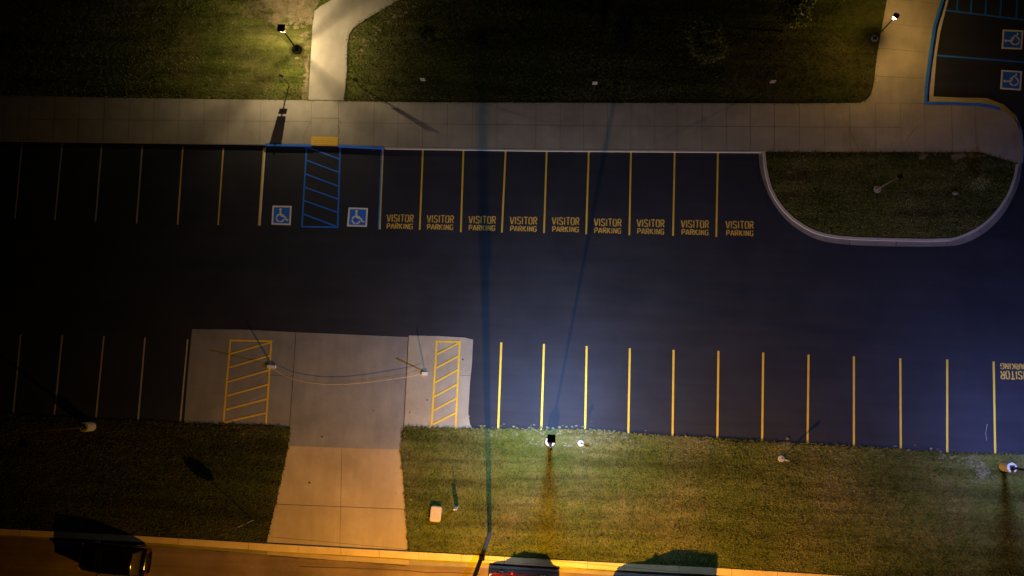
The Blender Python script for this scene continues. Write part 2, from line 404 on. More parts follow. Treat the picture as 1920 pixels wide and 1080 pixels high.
mb = MB(); mb.prism(GG([(578, 187), (583, 100), (586, 50), (590, 21), (600, 12), (625, -2), (700, -48), (820, -130), (960, -130), (840, -50), (748, 0), (685, 36), (663, 52), (654, 65), (651, 85), (650, 140), (645, 188)], ZW + .006), -.2, ZW + .006)
struct(mb, 'footpath', M['concrete'])
mb = MB(); mb.ribbon([G(*p, ZW) for p in [(722, 277.5), (1000, 281.5), (1428, 284.5)]], .10, ZW + .012, -.1); struct(mb, 'kerb', M['kerb'])

# blue painted kerbs
mb = MB(); mb.ribbon([G(*p, ZW) for p in [(497, 271), (584, 272.5)]], .14, ZW + .02, -.1)
mb.ribbon([G(*p, ZW) for p in [(634, 273.5), (720, 277)]], .14, ZW + .02, -.1)
struct(mb, 'blue_kerb', M['blue_kerb'])
mb = MB(); mb.ribbon([G(*p, ZW) for p in [(1800, -130), (1767, 0), (1752, 50), (1743, 110), (1737, 160), (1735, 193), (1790, 194), (1840, 196), (1858, 199), (1874, 204)]], .19, ZW + .02, -.1)
struct(mb, 'blue_kerb', M['blue_kerb'])
mb = MB(); gp = GG([(1812, -130), (1778, 0), (1763, 60), (1756, 105), (1750, 181), (1800, 183), (1850, 184), (1882, 196), (1905, 217), (1917, 245), (1920, 280), (1918, 306)], .02) + GG([(1913, 308), (1916, 280), (1914, 250), (1906, 228), (1892, 213), (1873, 202), (1840, 195), (1735, 192), (1742, 110), (1751, 50), (1766, 0), (1798, -130)], .02)
mb.prism(gp, -.2, .02); struct(mb, 'gutter', M['kerb'])

# planted island with kerb and gutter
isl_out = [(1422, 284), (1425, 320), (1440, 365), (1470, 410), (1510, 440), (1550, 455), (1620, 461), (1780, 463), (1815, 455), (1850, 435), (1880, 405), (1900, 370), (1912, 340), (1917, 306)]
isl_k = [(1433, 284), (1436, 320), (1448, 363), (1478, 404), (1518, 431), (1555, 443), (1620, 448), (1776, 451), (1806, 443), (1840, 426), (1870, 398), (1893, 363), (1904, 330), (1908, 305)]
IK = smooth_path(GG(isl_k, ZW), 1)
mb = MB(); mb.prism(smooth_path(GG(isl_out, .02), 2) + GG(isl_k[::-1], .02), -.2, .02)
joint(mb, (1680, 461), (1681, 451), .02, .04); joint(mb, (1774, 463), (1776, 452), .02, .03); joint(mb, (1592, 459), (1593, 447), .02, .03); joint(mb, (1842, 441), (1836, 429), .02, .03)
struct(mb, 'gutter', [M['gutter'], M['joint']])
mb = MB(); mb.ribbon(IK, .16, ZW, -.1); struct(mb, 'kerb', M['kerb'])
isl_in = GG([(1438, 285)] + [(x + (1662 - x) * .012, y - 3) for x, y in isl_k[1:-1]] + [(1905, 306), (1862, 293), (1836, 286)], ZN + .02)
mb = MB(); mb.prism(isl_in, -.2, ZN + .02); struct(mb, 'lawn', M['grass'])

# bare and pale patches in the turf
def blob(mb, pts, z, amp, seed, mi=0): mb.sheet(jag(GG(pts, z) + [GG(pts[:1], z)[0]], amp, .22, seed)[:-1], z, mi)
mb = MB()
blob(mb, [(497, -40), (625, -40), (592, 14), (587, 47), (575, 46), (566, 38), (556, 33), (538, 32), (522, 29), (512, 20), (498, 12), (484, 0)], ZN + .006, .12, 2)
blob(mb, [(571, 118), (580, 100), (579, 150), (577, 186), (566, 186), (571, 165), (574, 140)], ZN + .007, .10, 3)
blob(mb, [(1718, 286), (1742, 286), (1738, 294), (1730, 302), (1722, 296)], ZN + .027, .10, 6)
blob(mb, [(1780, 287), (1845, 287), (1836, 295), (1800, 296), (1790, 303), (1784, 294)], ZN + .027, .10, 7)
blob(mb, [(1655, 180), (1649, 165), (1645, 187), (1658, 189)], ZN + .007, .04, 8)
def scatter(mb, region, n, z, seed, r0=.08, r1=.30):
    r_ = random.Random(seed); a = GG(region, z)
    for _ in range(n):
        t = r_.uniform(0, len(a) - 1.001); i = int(t); f = t - i
        cx = a[i][0] * (1 - f) + a[i + 1][0] * f + r_.gauss(0, .22); cy = a[i][1] * (1 - f) + a[i + 1][1] * f + r_.gauss(0, .22); R_ = r_.uniform(r0, r1)
        k = r_.randint(7, 11); ph = r_.uniform(0, 6); ax = r_.uniform(.3, .8)
        mb.sheet([(cx + R_ * math.cos(ph + 6.283 * j / k) * r_.uniform(.6, 1.1), cy + ax * R_ * math.sin(ph + 6.283 * j / k) * r_.uniform(.6, 1.1)) for j in range(k)], z + r_.uniform(0, .004))
scatter(mb, [(475, 2), (490, 22), (515, 34), (552, 40), (575, 52)], 46, ZN + .009, 21, .1, .42)
scatter(mb, [(440, 10), (470, 14), (500, 20)], 16, ZN + .009, 22, .1, .3)
scatter(mb, [(576, 60), (574, 110), (570, 150), (570, 184)], 34, ZN + .009, 23, .06, .22)
scatter(mb, [(664, 104), (690, 74), (715, 48), (742, 26), (790, 6)], 44, ZN + .009, 24, .05, .20)
scatter(mb, [(655, 60), (653, 100), (650, 160)], 22, ZN + .009, 25, .05, .14)
scatter(mb, [(650, 184), (720, 186), (900, 188)], 26, ZN + .009, 26, .04, .13)
scatter(mb, [(1716, 290), (1790, 291), (1846, 291)], 22, ZN + .03, 27, .05, .2)
scatter(mb, [(1440, 305), (1500, 300), (1600, 296)], 14, ZN + .03, 28, .04, .13)
struct(mb, 'bare_soil', M['soil'])
mb = MB()
blob(mb, [(1290, 823), (1330, 825), (1322, 830), (1300, 829)], ZS + .006, .10, 10)
blob(mb, [(1450, 830), (1490, 832), (1470, 838)], ZS + .006, .10, 12)
scatter(mb, [(886, 808), (1000, 809), (1110, 811), (1180, 819)], 260, ZS + .009, 31, .03, .13)
scatter(mb, [(985, 826), (1060, 830), (1120, 832)], 130, ZS + .009, 32, .03, .12)
scatter(mb, [(1180, 822), (1345, 829), (1600, 844), (1745, 852)], 40, ZS + .009, 33, .04, .14)
scatter(mb, [(1750, 855), (1830, 862), (1850, 884), (1840, 900)], 170, ZS + .009, 34, .03, .14)
scatter(mb, [(762, 806), (758, 845), (760, 900), (765, 960)], 30, ZS + .009, 35, .04, .12)
scatter(mb, [(345, 800), (430, 803), (530, 806)], 20, ZS + .009, 36, .04, .12)
struct(mb, 'pale_soil', M['gravel'])

# ------------------------------------------------------------------ grass blades: uncountable, one object
def inside(poly, xs, ys):
    c = np.zeros(len(xs), bool); n = len(poly)
    for i in range(n):
        x1, y1 = poly[i]; x2, y2 = poly[(i + 1) % n]
        if y1 == y2: continue
        cond = ((y1 > ys) != (y2 > ys)) & (xs < (x2 - x1) * (ys - y1) / (y2 - y1) + x1); c ^= cond
    return c
frame = GG([(-40, -60), (1960, -60), (1960, 1130), (-40, 1130)])
fpath = GG([(578, 187), (583, 100), (586, 50), (590, 21), (600, 12), (625, -2), (700, -48), (820, -130), (960, -130), (840, -50), (748, 0), (685, 36), (663, 52), (654, 65), (651, 85), (650, 140), (645, 188)], ZN)
soilp = [GG(p, ZN) for p in ([(497, -40), (625, -40), (592, 14), (587, 47), (566, 38), (538, 32), (512, 20), (484, 0)], [(571, 118), (580, 100), (577, 186), (566, 186)], [(1718, 286), (1742, 286), (1730, 302)], [(1780, 287), (1845, 287), (1836, 295), (1790, 303)])]
palep = [GG(p, ZS) for p in ([(890, 806), (1010, 808), (1110, 809), (1170, 815), (1140, 822), (1100, 828), (1060, 838), (1020, 830), (960, 824)], [(1745, 850), (1920, 857), (1935, 866), (1860, 868), (1868, 890), (1850, 896), (1832, 878)])]
V = []
def blades(poly, z, dens, h0=.05, h1=.11, excl=(), thin=()):
    a = np.array(poly); x0, y0 = a.min(0); x1, y1 = a.max(0)
    fr = np.array(frame); x0 = max(x0, fr[:, 0].min()); x1 = min(x1, fr[:, 0].max()); y0 = max(y0, fr[:, 1].min()); y1 = min(y1, fr[:, 1].max())
    n = int((x1 - x0) * (y1 - y0) * dens); xs = rng.uniform(x0, x1, n); ys = rng.uniform(y0, y1, n)
    k = inside(poly, xs, ys)
    for e in excl: k &= ~inside(e, xs, ys)
    for e in thin: k &= ~(inside(e, xs, ys) & (rng.uniform(0, 1, n) < .25))
    put(xs[k], ys[k], z, h0, h1)
def put(xs, ys, z, h0, h1):
    n = len(xs); th = rng.uniform(0, 2 * np.pi, n); L = rng.uniform(h0, h1, n); wd = rng.uniform(.02, .045, n); tilt = rng.uniform(.5, 1.3, n)
    dx, dy = np.cos(th), np.sin(th)
    out = np.zeros((n, 3, 3))
    out[:, 0] = np.stack([xs - dy * wd, ys + dx * wd, np.full(n, z - .004)], 1)
    out[:, 1] = np.stack([xs + dy * wd, ys - dx * wd, np.full(n, z - .004)], 1)
    out[:, 2] = np.stack([xs + dx * L * np.sin(tilt), ys + dy * L * np.sin(tilt), z + L * np.cos(tilt) + .008], 1)
    V.append(out)
def edge(pts, z, per_m, h1=.13, spread=.06):
    for a, b_ in zip(pts, pts[1:]):
        a, b_ = np.array(a), np.array(b_); L = np.linalg.norm(b_ - a); n = int(L * per_m)
        if n < 1: continue
        t = rng.uniform(0, 1, n); p = a + (b_ - a) * t[:, None] + rng.normal(0, spread, (n, 2)); put(p[:, 0], p[:, 1], z, .06, h1)
blades(north_poly, ZN, 210, excl=[fpath] + soilp)
for sp_ in soilp: blades(sp_, ZN, 45)
blades(vergeL_poly, ZS, 200, thin=palep); blades(vergeR_poly, ZS, 240, thin=palep)
blades(isl_in, ZN + .02, 210, excl=soilp)
edge(NE, ZN + .01, 50); edge(vergeL, ZS, 40, spread=.04); edge(vergeR, ZS, 40, spread=.04)
edge(GG([(578, 187), (583, 100), (586, 50), (590, 21)], ZN), ZN, 30, spread=.05); edge(GG([(748, 0), (685, 36), (663, 52), (654, 65), (651, 85), (650, 140), (646, 188)], ZN), ZN + .02, 60, spread=.05)
edge(GG([(1438, 286), (1836, 287), (1862, 294), (1905, 307)], ZN), ZN + .03, 50, spread=.04)
VV = np.concatenate(V).reshape(-1, 3); nb = len(VV) // 3
me = bpy.data.meshes.new('grass'); me.vertices.add(nb * 3); me.vertices.foreach_set('co', VV.astype(np.float32).ravel())
me.loops.add(nb * 3); me.loops.foreach_set('vertex_index', np.arange(nb * 3, dtype=np.int32))
me.polygons.add(nb); me.polygons.foreach_set('loop_start', np.arange(0, nb * 3, 3, dtype=np.int32)); me.polygons.foreach_set('loop_total', np.full(nb, 3, dtype=np.int32))
me.materials.append(M['blade']); me.update(calc_edges=True); me.validate()
go = bpy.data.objects.new('grass', me); COL.objects.link(go); tag(go, 'short mown grass on the lawns', 'grass', kind='stuff')

# ------------------------------------------------------------------ painted markings
ORD = ['first', 'second', 'third', 'fourth', 'fifth', 'sixth', 'seventh', 'eighth', 'ninth', 'tenth', 'eleventh', 'twelfth', 'thirteenth']
def centre(mb):
    a = np.array(mb.v); return (float(a[:, 0].mean()), float(a[:, 1].mean()), float(a[:, 2].min()))
T = [(42, 262), (117, 266), (191, 269), (267, 272), (343, 273), (419, 275)]; B = [(28, 411), (103, 413), (179, 416), (256, 419), (333, 421), (409, 422)]
T2 = [(793, 281), (869, 283), (948, 284), (1025, 285), (1104, 285), (1183, 286), (1265, 286), (1346, 287)]
B2 = [(787, 431), (864, 435), (941, 436), (1020, 437), (1099, 439), (1180, 441), (1262, 442), (1343, 444)]
T3 = [(39, 627), (117, 628), (195, 630), (272, 633), (352, 636)]; B3 = [(25, 774), (102, 778), (180, 783), (259, 788), (338, 791)]
T4 = [(940, 642), (1020, 645), (1100, 649), (1181, 653), (1263, 656), (1347, 658), (1431, 661), (1516, 665), (1601, 668), (1688, 672), (1776, 674), (1863, 678), (1954, 682)]
B4 = [(934, 805), (1015, 806), (1097, 808), (1178, 815), (1261, 818), (1345, 823), (1429, 828), (1514, 833), (1601, 837), (1689, 841), (1776, 848), (1866, 850), (1957, 854)]
def stall(t, b_, label, group, wd=.11, mat='yellow'):
    mb = MB(); mb.line(G(*t), G(*b_), wd, .004)
    o = mb.build('parking_line', M[mat], loc=centre(mb)); tag(o, label, 'parking line', group)
for i, (t, b_) in enumerate(zip(T, B)): stall((t[0], t[1] + 2), b_, mat='muted' if i < 4 else 'yellow_dim', wd=.10, group='stall lines in the upper left row', label=f'thin stall line, {ORD[i]} from the left in the dark upper left row')
for i, (t, b_) in enumerate(zip(T2, B2)): stall(t, b_, f'yellow stall line between visitor bays, {ORD[i + 1]} to the right of the blue hatching', 'stall lines between the visitor bays', .11)
for i, (t, b_) in enumerate(zip(T3, B3)): stall(t, b_, f'thin stall line, {ORD[i]} from the left in the dark lower left row', 'stall lines in the lower left row', .10, 'muted')
for i, (t, b_) in enumerate(zip(T4, B4)): stall(t, b_, f'bright yellow stall line, {ORD[i]} to the right of the concrete driveway apron', 'stall lines in the lower right row', .125)
# the two accessible-bay edge lines, half yellow and half pale/blue
for (t, b_, side, lab) in [((496, 277), (486, 423), 1, 'yellow and pale double line left of the left wheelchair bay'), ((717, 280), (711, 430), -1, 'yellow and faded blue double line right of the right wheelchair bay')]:
    r = thing('parking_line', (*G((t[0] + b_[0]) / 2, (t[1] + b_[1]) / 2), .004), lab, 'parking line', 'double lines beside the wheelchair bays')
    L0 = Vector((r.location.x, r.location.y))
    for k, mt in ((-side * 1.6, 'yellow'), (side * 1.6, 'blue' if side < 0 else 'white')):
        mb = MB(); p, q = Vector(G(t[0] + k * .8, t[1])) - L0, Vector(G(b_[0] + k * .8, b_[1])) - L0
        mb.line(p, q, .085, 0.0 if mt == 'yellow' else .002); mb.build('paint_stripe', M[mt], r)

def hatch(outer, diags, mat, label, z, wd, name='hatched_marking', group=None):
    mb = MB(); lay = z
    for i, (a, b_) in enumerate(outer): mb.line(G(*a), G(*b_), wd, z + .0012 * i)
    for i, (a, b_) in enumerate(diags): mb.line(G(*a), G(*b_), wd * .92, z + .008)
    tag(mb.build(name, M[mat], loc=centre(mb)), label, 'hatched marking', group)
hatch([((575, 275), (566, 426)), ((638, 275), (633, 427)), ((565, 425), (635, 426))],
      [((577, 276), (636, 298)), ((573, 300), (635, 323)), ((572, 326), (634, 349)), ((571, 351), (633, 373)), ((570, 376), (632, 398)), ((568, 401), (629, 424))],
      'blue', 'blue hatched access aisle between two wheelchair bays below the yellow ramp pad', .006, .11)
hatch([((432, 639), (419, 794)), ((509, 640), (499, 795)), ((430, 638), (511, 640))],
      [((431, 664), (508, 642)), ((430, 689), (506, 667)), ((428, 716), (505, 694)), ((426, 742), (503, 721)), ((424, 768), (501, 748)), ((421, 792), (500, 774))],
      'yellow', 'dim yellow hatched area on the left side slab of the driveway', .022, .12)
hatch([((819, 640), (809, 801)), ((862, 640), (854, 804)), ((817, 640), (864, 641))],
      [((820, 664), (860, 643)), ((818, 690), (861, 667)), ((816, 717), (859, 693)), ((814, 744), (858, 720)), ((812, 770), (857, 746)), ((811, 796), (855, 774))],
      'yellow', 'bright yellow hatched area on the right side slab of the driveway', .030, .12)
hatch([((1770, 19), (1990, 46))], [((1794, 22), (1799, -60)), ((1820, 25), (1825, -60)), ((1847, 29), (1853, -60)), ((1875, 33), (1881, -60)), ((1905, 37), (1911, -60))],
      'blue', 'blue hatched access aisle at the top right corner of the lot', .006, .12)
mb = MB(); mb.line(G(1757, 104), G(1990, 122), .12, .006)
tag(mb.build('parking_line', M['blue'], loc=centre(mb)), 'single blue stall line between the two sideways wheelchair signs at top right', 'parking line')
mb = MB(); mb.prism(GG([(584, 256), (634, 257), (633, 273), (583, 272)], ZW + .01), ZW - .05, ZW + .03)
for i in range(12):
    for j in range(4):
        x = 584.5 + (i + .5) * 49 / 12; y = 257 + (j + .5) * 15 / 4; c = G(x, y, ZW + .03); mb.lathe((c[0], c[1], ZW + .03), [(.045, 0), (.03, .006)], 6)
tag(mb.build('tactile_ramp_pad', M['tactile'], loc=centre(mb)), 'yellow tactile paving pad at the kerb ramp above the blue hatching', 'tactile paving')

# wheelchair symbols: unit square, y up
def isa(mb, f, z):
    def P(u, v): return f(u, v)
    def arc(cx, cy, r, a0, a1, wd, n=18, gaps=()):
        for k in range(n):
            t0 = a0 + (a1 - a0) * k / n; t1 = a0 + (a1 - a0) * (k + 1) / n
            if k in gaps: continue
            q = [(cx + rr_ * math.cos(math.radians(t)), cy + rr_ * math.sin(math.radians(t))) for t, rr_ in ((t0, r - wd / 2), (t1, r - wd / 2), (t1, r + wd / 2), (t0, r + wd / 2))]
            mb.sheet([P(*x) for x in q], z, 2)
    def bar(a, b_, wd):
        d = Vector((b_[0] - a[0], b_[1] - a[1])).normalized(); nn = Vector((-d.y, d.x)) * wd / 2
        mb.sheet([P(a[0] + nn.x, a[1] + nn.y), P(a[0] - nn.x, a[1] - nn.y), P(b_[0] - nn.x, b_[1] - nn.y), P(b_[0] + nn.x, b_[1] + nn.y)], z, 2)
    mb.sheet([P(0, 0), P(1, 0), P(1, 1), P(0, 1)], z - .004, 0)
    mb.sheet([P(.085, .085), P(.915, .085), P(.915, .915), P(.085, .915)], z - .002, 1)
    mb.sheet([P(.43 + .068 * math.cos(t * .4488), .80 + .068 * math.sin(t * .4488)) for t in range(14)], z, 2)
    bar((.42, .715), (.44, .60), .09); bar((.445, .59), (.46, .47), .10)
    bar((.49, .535), (.62, .53), .05); bar((.50, .46), (.66, .45), .075); bar((.665, .44), (.755, .27), .075); bar((.77, .25), (.86, .285), .07)
    arc(.44, .36, .20, 100, 345, .068, 20, gaps=(6, 13))
def isa_thing(corners, label):
    c = [Vector(G(*p)) for p in corners]      # lower-left, lower-right, upper-right, upper-left as the symbol reads
    def f(u, v):
        q = c[0] * (1 - u) * (1 - v) + c[1] * u * (1 - v) + c[2] * u * v + c[3] * (1 - u) * v; return (q.x, q.y)
    mb = MB(); isa(mb, f, .009)
    tag(mb.build('wheelchair_marking', [M['white'], M['blue'], M['white']], loc=centre(mb)), label, 'accessible parking symbol', 'wheelchair symbols painted on the asphalt')
isa_thing([(509, 421), (545, 422.5), (547, 386), (511, 385.5)], 'blue and white wheelchair square left of the blue hatched aisle')
isa_thing([(650.5, 424.5), (688, 425.5), (690, 390), (653.5, 389)], 'blue and white wheelchair square right of the blue hatched aisle')
isa_thing([(1916, 93), (1919, 57), (1880, 55.5), (1877.5, 91.5)], 'upper of two sideways wheelchair squares at the top right edge')
isa_thing([(1914, 170), (1916.5, 133.5), (1877.5, 131), (1875, 167)], 'lower of two sideways wheelchair squares, by the blue kerb corner at top right')

# stencil lettering from strokes on a 0..1 x 0..1 cell
GL = {
 'V': [[(0, 1), (.42, 0)], [(.58, 0), (1, 1)]],
 'I': [[(.5, 0), (.5, 1)]],
 'S': [[(.95, .80), (.8, .96), (.56, 1)], [(.44, 1), (.2, .96), (.08, .8), (.1, .62), (.45, .52)], [(.55, .48), (.9, .38), (.94, .2), (.8, .04), (.56, 0)], [(.44, 0), (.2, .04), (.05, .2)]],
 'T': [[(0, 1), (1, 1)], [(.5, .88), (.5, 0)]],
 'O': [[(.44, 1), (.2, .96), (.07, .8), (.05, .5), (.07, .2), (.2, .04), (.44, 0)], [(.56, 0), (.8, .04), (.93, .2), (.95, .5), (.93, .8), (.8, .96), (.56, 1)]],
 'R': [[(.08, 0), (.08, 1)], [(.2, 1), (.75, .98), (.92, .86), (.92, .66), (.78, .53), (.24, .5)], [(.55, .44), (.95, 0)]],
 'P': [[(.08, 0), (.08, 1)], [(.2, 1), (.75, .98), (.93, .86), (.93, .62), (.78, .47), (.24, .45)]],
 'A': [[(0, 0), (.42, 1)], [(.58, 1), (1, 0)], [(.3, .32), (.7, .32)]],
 'K': [[(.08, 0), (.08, 1)], [(.24, .5), (.92, 1)], [(.38, .5), (.96, 0)]],
 'N': [[(.08, 0), (.08, 1)], [(.14, .96), (.86, .04)], [(.92, 0), (.92, 1)]],
 'G': [[(.93, .80), (.8, .96), (.56, 1)], [(.44, 1), (.2, .96), (.07, .8), (.05, .5), (.07, .2), (.2, .04), (.44, 0)], [(.56, 0), (.8, .03), (.92, .18), (.92, .45), (.6, .45)]]}
def word(mb, txt, x0, y0, wd, h, f, st, z, mi=0):
    ws = [(.35 if c == 'I' else 1.0) for c in txt]; gap = .33; tot = sum(ws) + gap * (len(txt) - 1); u = wd / tot; x = x0
    for c, ww in zip(txt, ws):
        for k, s_ in enumerate(GL[c]):
            pts = [f(x + (p[0] if c != 'I' else .5) * ww * u, y0 + p[1] * h) for p in s_]
            mb.path(pts, st, z + .0006 * k, mi)
        x += (ww + gap) * u
def visitor(px, py, label, rot=False):
    # px, py: centre of the two-line stencil
    c = Vector(G(px, py)); ex = Vector(G(px + 20, py + 20 * .02)) - c; ex.normalize()
    if rot: ex = -ex
    ey = Vector((-ex.y, ex.x))
    def f(u, v): q = c + ex * u + ey * v; return (q.x, q.y)
    mb = MB(); word(mb, 'VISITOR', -.86, .01, 1.72, .46, f, .075, .006); word(mb, 'PARKING', -.84, -.46, 1.68, .33, f, .07, .006)
    tag(mb.build('visitor_marking', M['yellow_t'], loc=centre(mb)), label, 'parking stencil', 'visitor parking stencils')
vm = [(750, 416), (825.5, 417.5), (904, 419), (981.5, 420.5), (1060.5, 421.5), (1139.5, 424), (1220, 425.5), (1303, 427), (1387, 428.5)]
for i, (x, y) in enumerate(vm): visitor(x, y, f'yellow VISITOR PARKING lettering, {ORD[i]} from the left of nine in the upper row')
visitor(1903, 696, 'upside down VISITOR PARKING lettering cut by the right edge', rot=True)
# scratches on the asphalt
mb = MB()
for pts in [[(1851, 795), (1848, 812), (1850, 826)]]: mb.path([G(*p) for p in pts], .02, .004)
struct(mb, 'scuff', M['ghost'])

# ------------------------------------------------------------------ lamp light helper: real photometry (intensity depends on the angle below the fixture)
def photometry(ld, pw, cmin, az=None, cut=None):
    """intensity ~ 1/c^pw, c = cosine from straight down, as reflector and LED optics throw more light sideways; az=(x,y,k) favours one side"""
    ld.use_nodes = True; n = ld.node_tree; em = n.nodes['Emission']
    tc = n.nodes.new('ShaderNodeTexCoord'); sp = n.nodes.new('ShaderNodeSeparateXYZ'); n.links.new(tc.outputs['Normal'], sp.inputs[0])
    ab = node(n, 'ShaderNodeMath', operation='ABSOLUTE'); n.links.new(sp.outputs['Z'], ab.inputs[0])
    mx = node(n, 'ShaderNodeMath', operation='MAXIMUM'); n.links.new(ab.outputs[0], mx.inputs[0]); mx.inputs[1].default_value = cmin
    pwn = node(n, 'ShaderNodeMath', operation='POWER'); n.links.new(mx.outputs[0], pwn.inputs[0]); pwn.inputs[1].default_value = -pw
    out = pwn.outputs[0]
    if az:
        dt = n.nodes.new('ShaderNodeVectorMath'); dt.operation = 'DOT_PRODUCT'; n.links.new(tc.outputs['Normal'], dt.inputs[0]); dt.inputs[1].default_value = (az[0], az[1], 0)
        ma = node(n, 'ShaderNodeMath', operation='MULTIPLY_ADD'); n.links.new(dt.outputs['Value'], ma.inputs[0]); ma.inputs[1].default_value = az[2]; ma.inputs[2].default_value = 1.0
        mm = node(n, 'ShaderNodeMath', operation='MAXIMUM'); n.links.new(ma.outputs[0], mm.inputs[0]); mm.inputs[1].default_value = .05
        mu = node(n, 'ShaderNodeMath', operation='MULTIPLY'); n.links.new(out, mu.inputs[0]); n.links.new(mm.outputs[0], mu.inputs[1]); out = mu.outputs[0]
    if cut:   # optical cut-off towards the horizon
        mr = n.nodes.new('ShaderNodeMapRange'); mr.interpolation_type = 'SMOOTHSTEP'; n.links.new(ab.outputs[0], mr.inputs[0])
        mr.inputs[1].default_value = cut[0]; mr.inputs[2].default_value = cut[1]; mr.inputs[3].default_value = cut[2]; mr.inputs[4].default_value = 1.0
        m2 = node(n, 'ShaderNodeMath', operation='MULTIPLY'); n.links.new(out, m2.inputs[0]); n.links.new(mr.outputs[0], m2.inputs[1]); out = m2.outputs[0]
    n.links.new(out, em.inputs['Strength'])
def lamp(name, parent, loc, power, color, radius, pw=1.0, cmin=.15, az=None, spot=None, cut=None):
    ld = bpy.data.lights.new(name, 'SPOT' if spot else 'POINT'); ld.energy = power; ld.color = color; ld.shadow_soft_size = radius
    if spot: ld.spot_size = math.radians(spot); ld.spot_blend = .3
    photometry(ld, pw, cmin, az, cut)
    o = bpy.data.objects.new(name, ld); COL.objects.link(o); o.parent = parent; o.location = loc; return o

# ------------------------------------------------------------------ area lights of the lot: concrete pier, pole, arm, flat square head
def lot_light(px, py, label, lit, head=(0, .55), power=0, hh=6.0, head_dir=0, color=(1, 1, 1), pw=0.0, cut=None):
    base = G(px, py, .85); r = thing('lot_light', (base[0], base[1], 0), label, 'lamp post', 'tall lot lights on concrete piers', rz=head_dir)
    mb = MB(); mb.lathe((0, 0, 0), [(.30, -.05), (.30, .82), (.285, .85), (.0, .85)], 28); mb.build('pier', M['conc_base'], r)
    mb = MB(); mb.box((0, 0, .86), (.28, .28, .03), 0); mb.box((0, 0, .92), (.16, .16, .10), 0)
    for sx in (-.11, .11):
        for sy in (-.11, .11): mb.lathe((sx, sy, .87), [(.016, 0), (.016, .06)], 6)
    mb.build('base_plate', M['black'], r)
    mb = MB(); mb.tube([(0, 0, .9), (0, 0, 3), (0, 0, hh + .05)], [.075, .068, .055], 12); mb.lathe((0, 0, hh + .05), [(.06, 0), (.045, .04), (0, .05)], 12); mb.build('pole', M['black' if lit else 'bronze'], r)
    mb = MB(); mb.box((.06, 0, 1.45), (.05, .10, .2), 0); mb.build('hand_hole_cover', M['galv'], r)
    mb = MB(); mb.box((0, .20, hh - .02), (.06, .34, .05)); mb.build('arm', M['galv'] if lit else M['black'], r)
    h = MB(); h.box((0, .55, hh), (.44, .44, .07), 0, bev=.02)
    for k in range(5): h.box((-.14 + .07 * k, .55, hh + .045), (.015, .3, .02))
    ho = h.build('lamp_head', M['black'], r)
    mb = MB(); mb.box((0, .55, hh - .045), (.34, .34, .012)); mb.build('lens', mat_emit('led_lens', (.8, .88, 1), 30) if lit else M['glass'], ho)
    if lit: lamp('led_lamp', r, (0, .55, hh - .10), power, color, .10, pw=pw, cmin=.12, spot=176, az=(0, 1, .55), cut=cut)
    return r
LC = lot_light(1031.5, 828.5, 'lit lot light with square black head, on the grass at the lower centre', True, power=4700, color=(.43, .64, 1.0), pw=0.0, cut=(.08, .25, 0))
LD = lot_light(1898, 877, 'lot light on a white topped pier at the lower right edge', True, power=2150, color=(.36, .43, 1.0), pw=.5, cut=(.10, .36, 0))
LL = lot_light(157, 801, 'unlit lot light on an orange lit concrete pier at the far left', False, hh=6.4)
LL.rotation_euler[2] = math.radians(200)

# ------------------------------------------------------------------ walkway lights
def walk_light(px, py, label, kind, lit, color=(1, .75, .4), power=0):
    base = G(px, py, .12); r = thing('walkway_light', (base[0], base[1], ZN), label, 'lamp post', 'low walkway lights')
    pm = {'lantern': 'black', 'globe': 'bronze', 'dark_globe': 'tan_metal'}[kind]
    mb = MB(); mb.lathe((0, 0, 0), [(.23, -.1), (.23, .05), (.21, .06), (0, .06)], 20); mb.build('footing', M['conc_base'], r)
    mb = MB(); mb.box((0, 0, .075), (.24, .24, .03), 0, bev=.01); mb.tube([(0, 0, .08), (0, 0, .25)], [.085, .06], 12); mb.build('base_plate', M[pm], r)
    if kind == 'lantern':
        mb = MB(); mb.tube([(0, 0, .2), (0, 0, 2.44)], [.055, .045], 10); mb.build('pole', M[pm], r)
        h = MB(); h.box((0, 0, 2.46), (.06, .06, .03))
        for sx in (-1, 1):
            for sy in (-1, 1): h.tube([(sx * .035, sy * .035, 2.47), (sx * .20, sy * .20, 3.02)], .0055, 6)
        h.box((0, 0, 3.05), (.47, .47, .07), 0, bev=.015); h.box((0, 0, 3.10), (.2, .2, .04))
        ho = h.build('lantern_frame', M['black'], r)
        mb = MB(); mb.lathe((0, 0, 2.58), [(.015, 0), (.035, .05), (.04, .14), (.02, .22)], 12)
        if lit: mb.build('bulb', mat_emit('warm_bulb', (1, .8, .45), 25), ho)
        lamp('bulb_lamp', r, (0, 0, 2.70), power, color, .02, pw=.85, cmin=.5, cut=(0, .4, .33))
        for ch in r.children_recursive:
            if ch.name.startswith('bulb') and ch.type == 'MESH': ch.visible_shadow = True
    else:
        mb = MB(); mb.tube([(0, 0, .2), (0, 0, 2.55)], [.045, .038], 10); mb.build('pole', M[pm], r)
        h = MB(); h.lathe((0, 0, 2.55), [(.07, 0), (.09, .05), (.06, .08)], 12)
        for a in range(3):
            th = a * 2.094 + .6; h.tube([(.07 * math.cos(th), .07 * math.sin(th), 2.6), (.15 * math.cos(th), .15 * math.sin(th), 3.0)], .01, 5)
        h.lathe((0, 0, 2.98), [(.20, 0), (.17, .04), (.07, .09), (.0, .10)], 8); ho = h.build('lamp_head', M['bronze'], r)
        mb = MB(); mb.lathe((0, 0, 2.62), [(.05, 0), (.10, .06), (.115, .14), (.10, .22), (.04, .30)], 14)
        mb.build('globe', mat_emit('warm_globe', (1, .86, .62), 22) if lit else M['glass'], ho, smooth=True)
        if lit: lamp('bulb_lamp', r, (0, 0, 2.80), power, color, .08, pw=.85, cmin=.5, cut=(0, .3, .75))
    return r
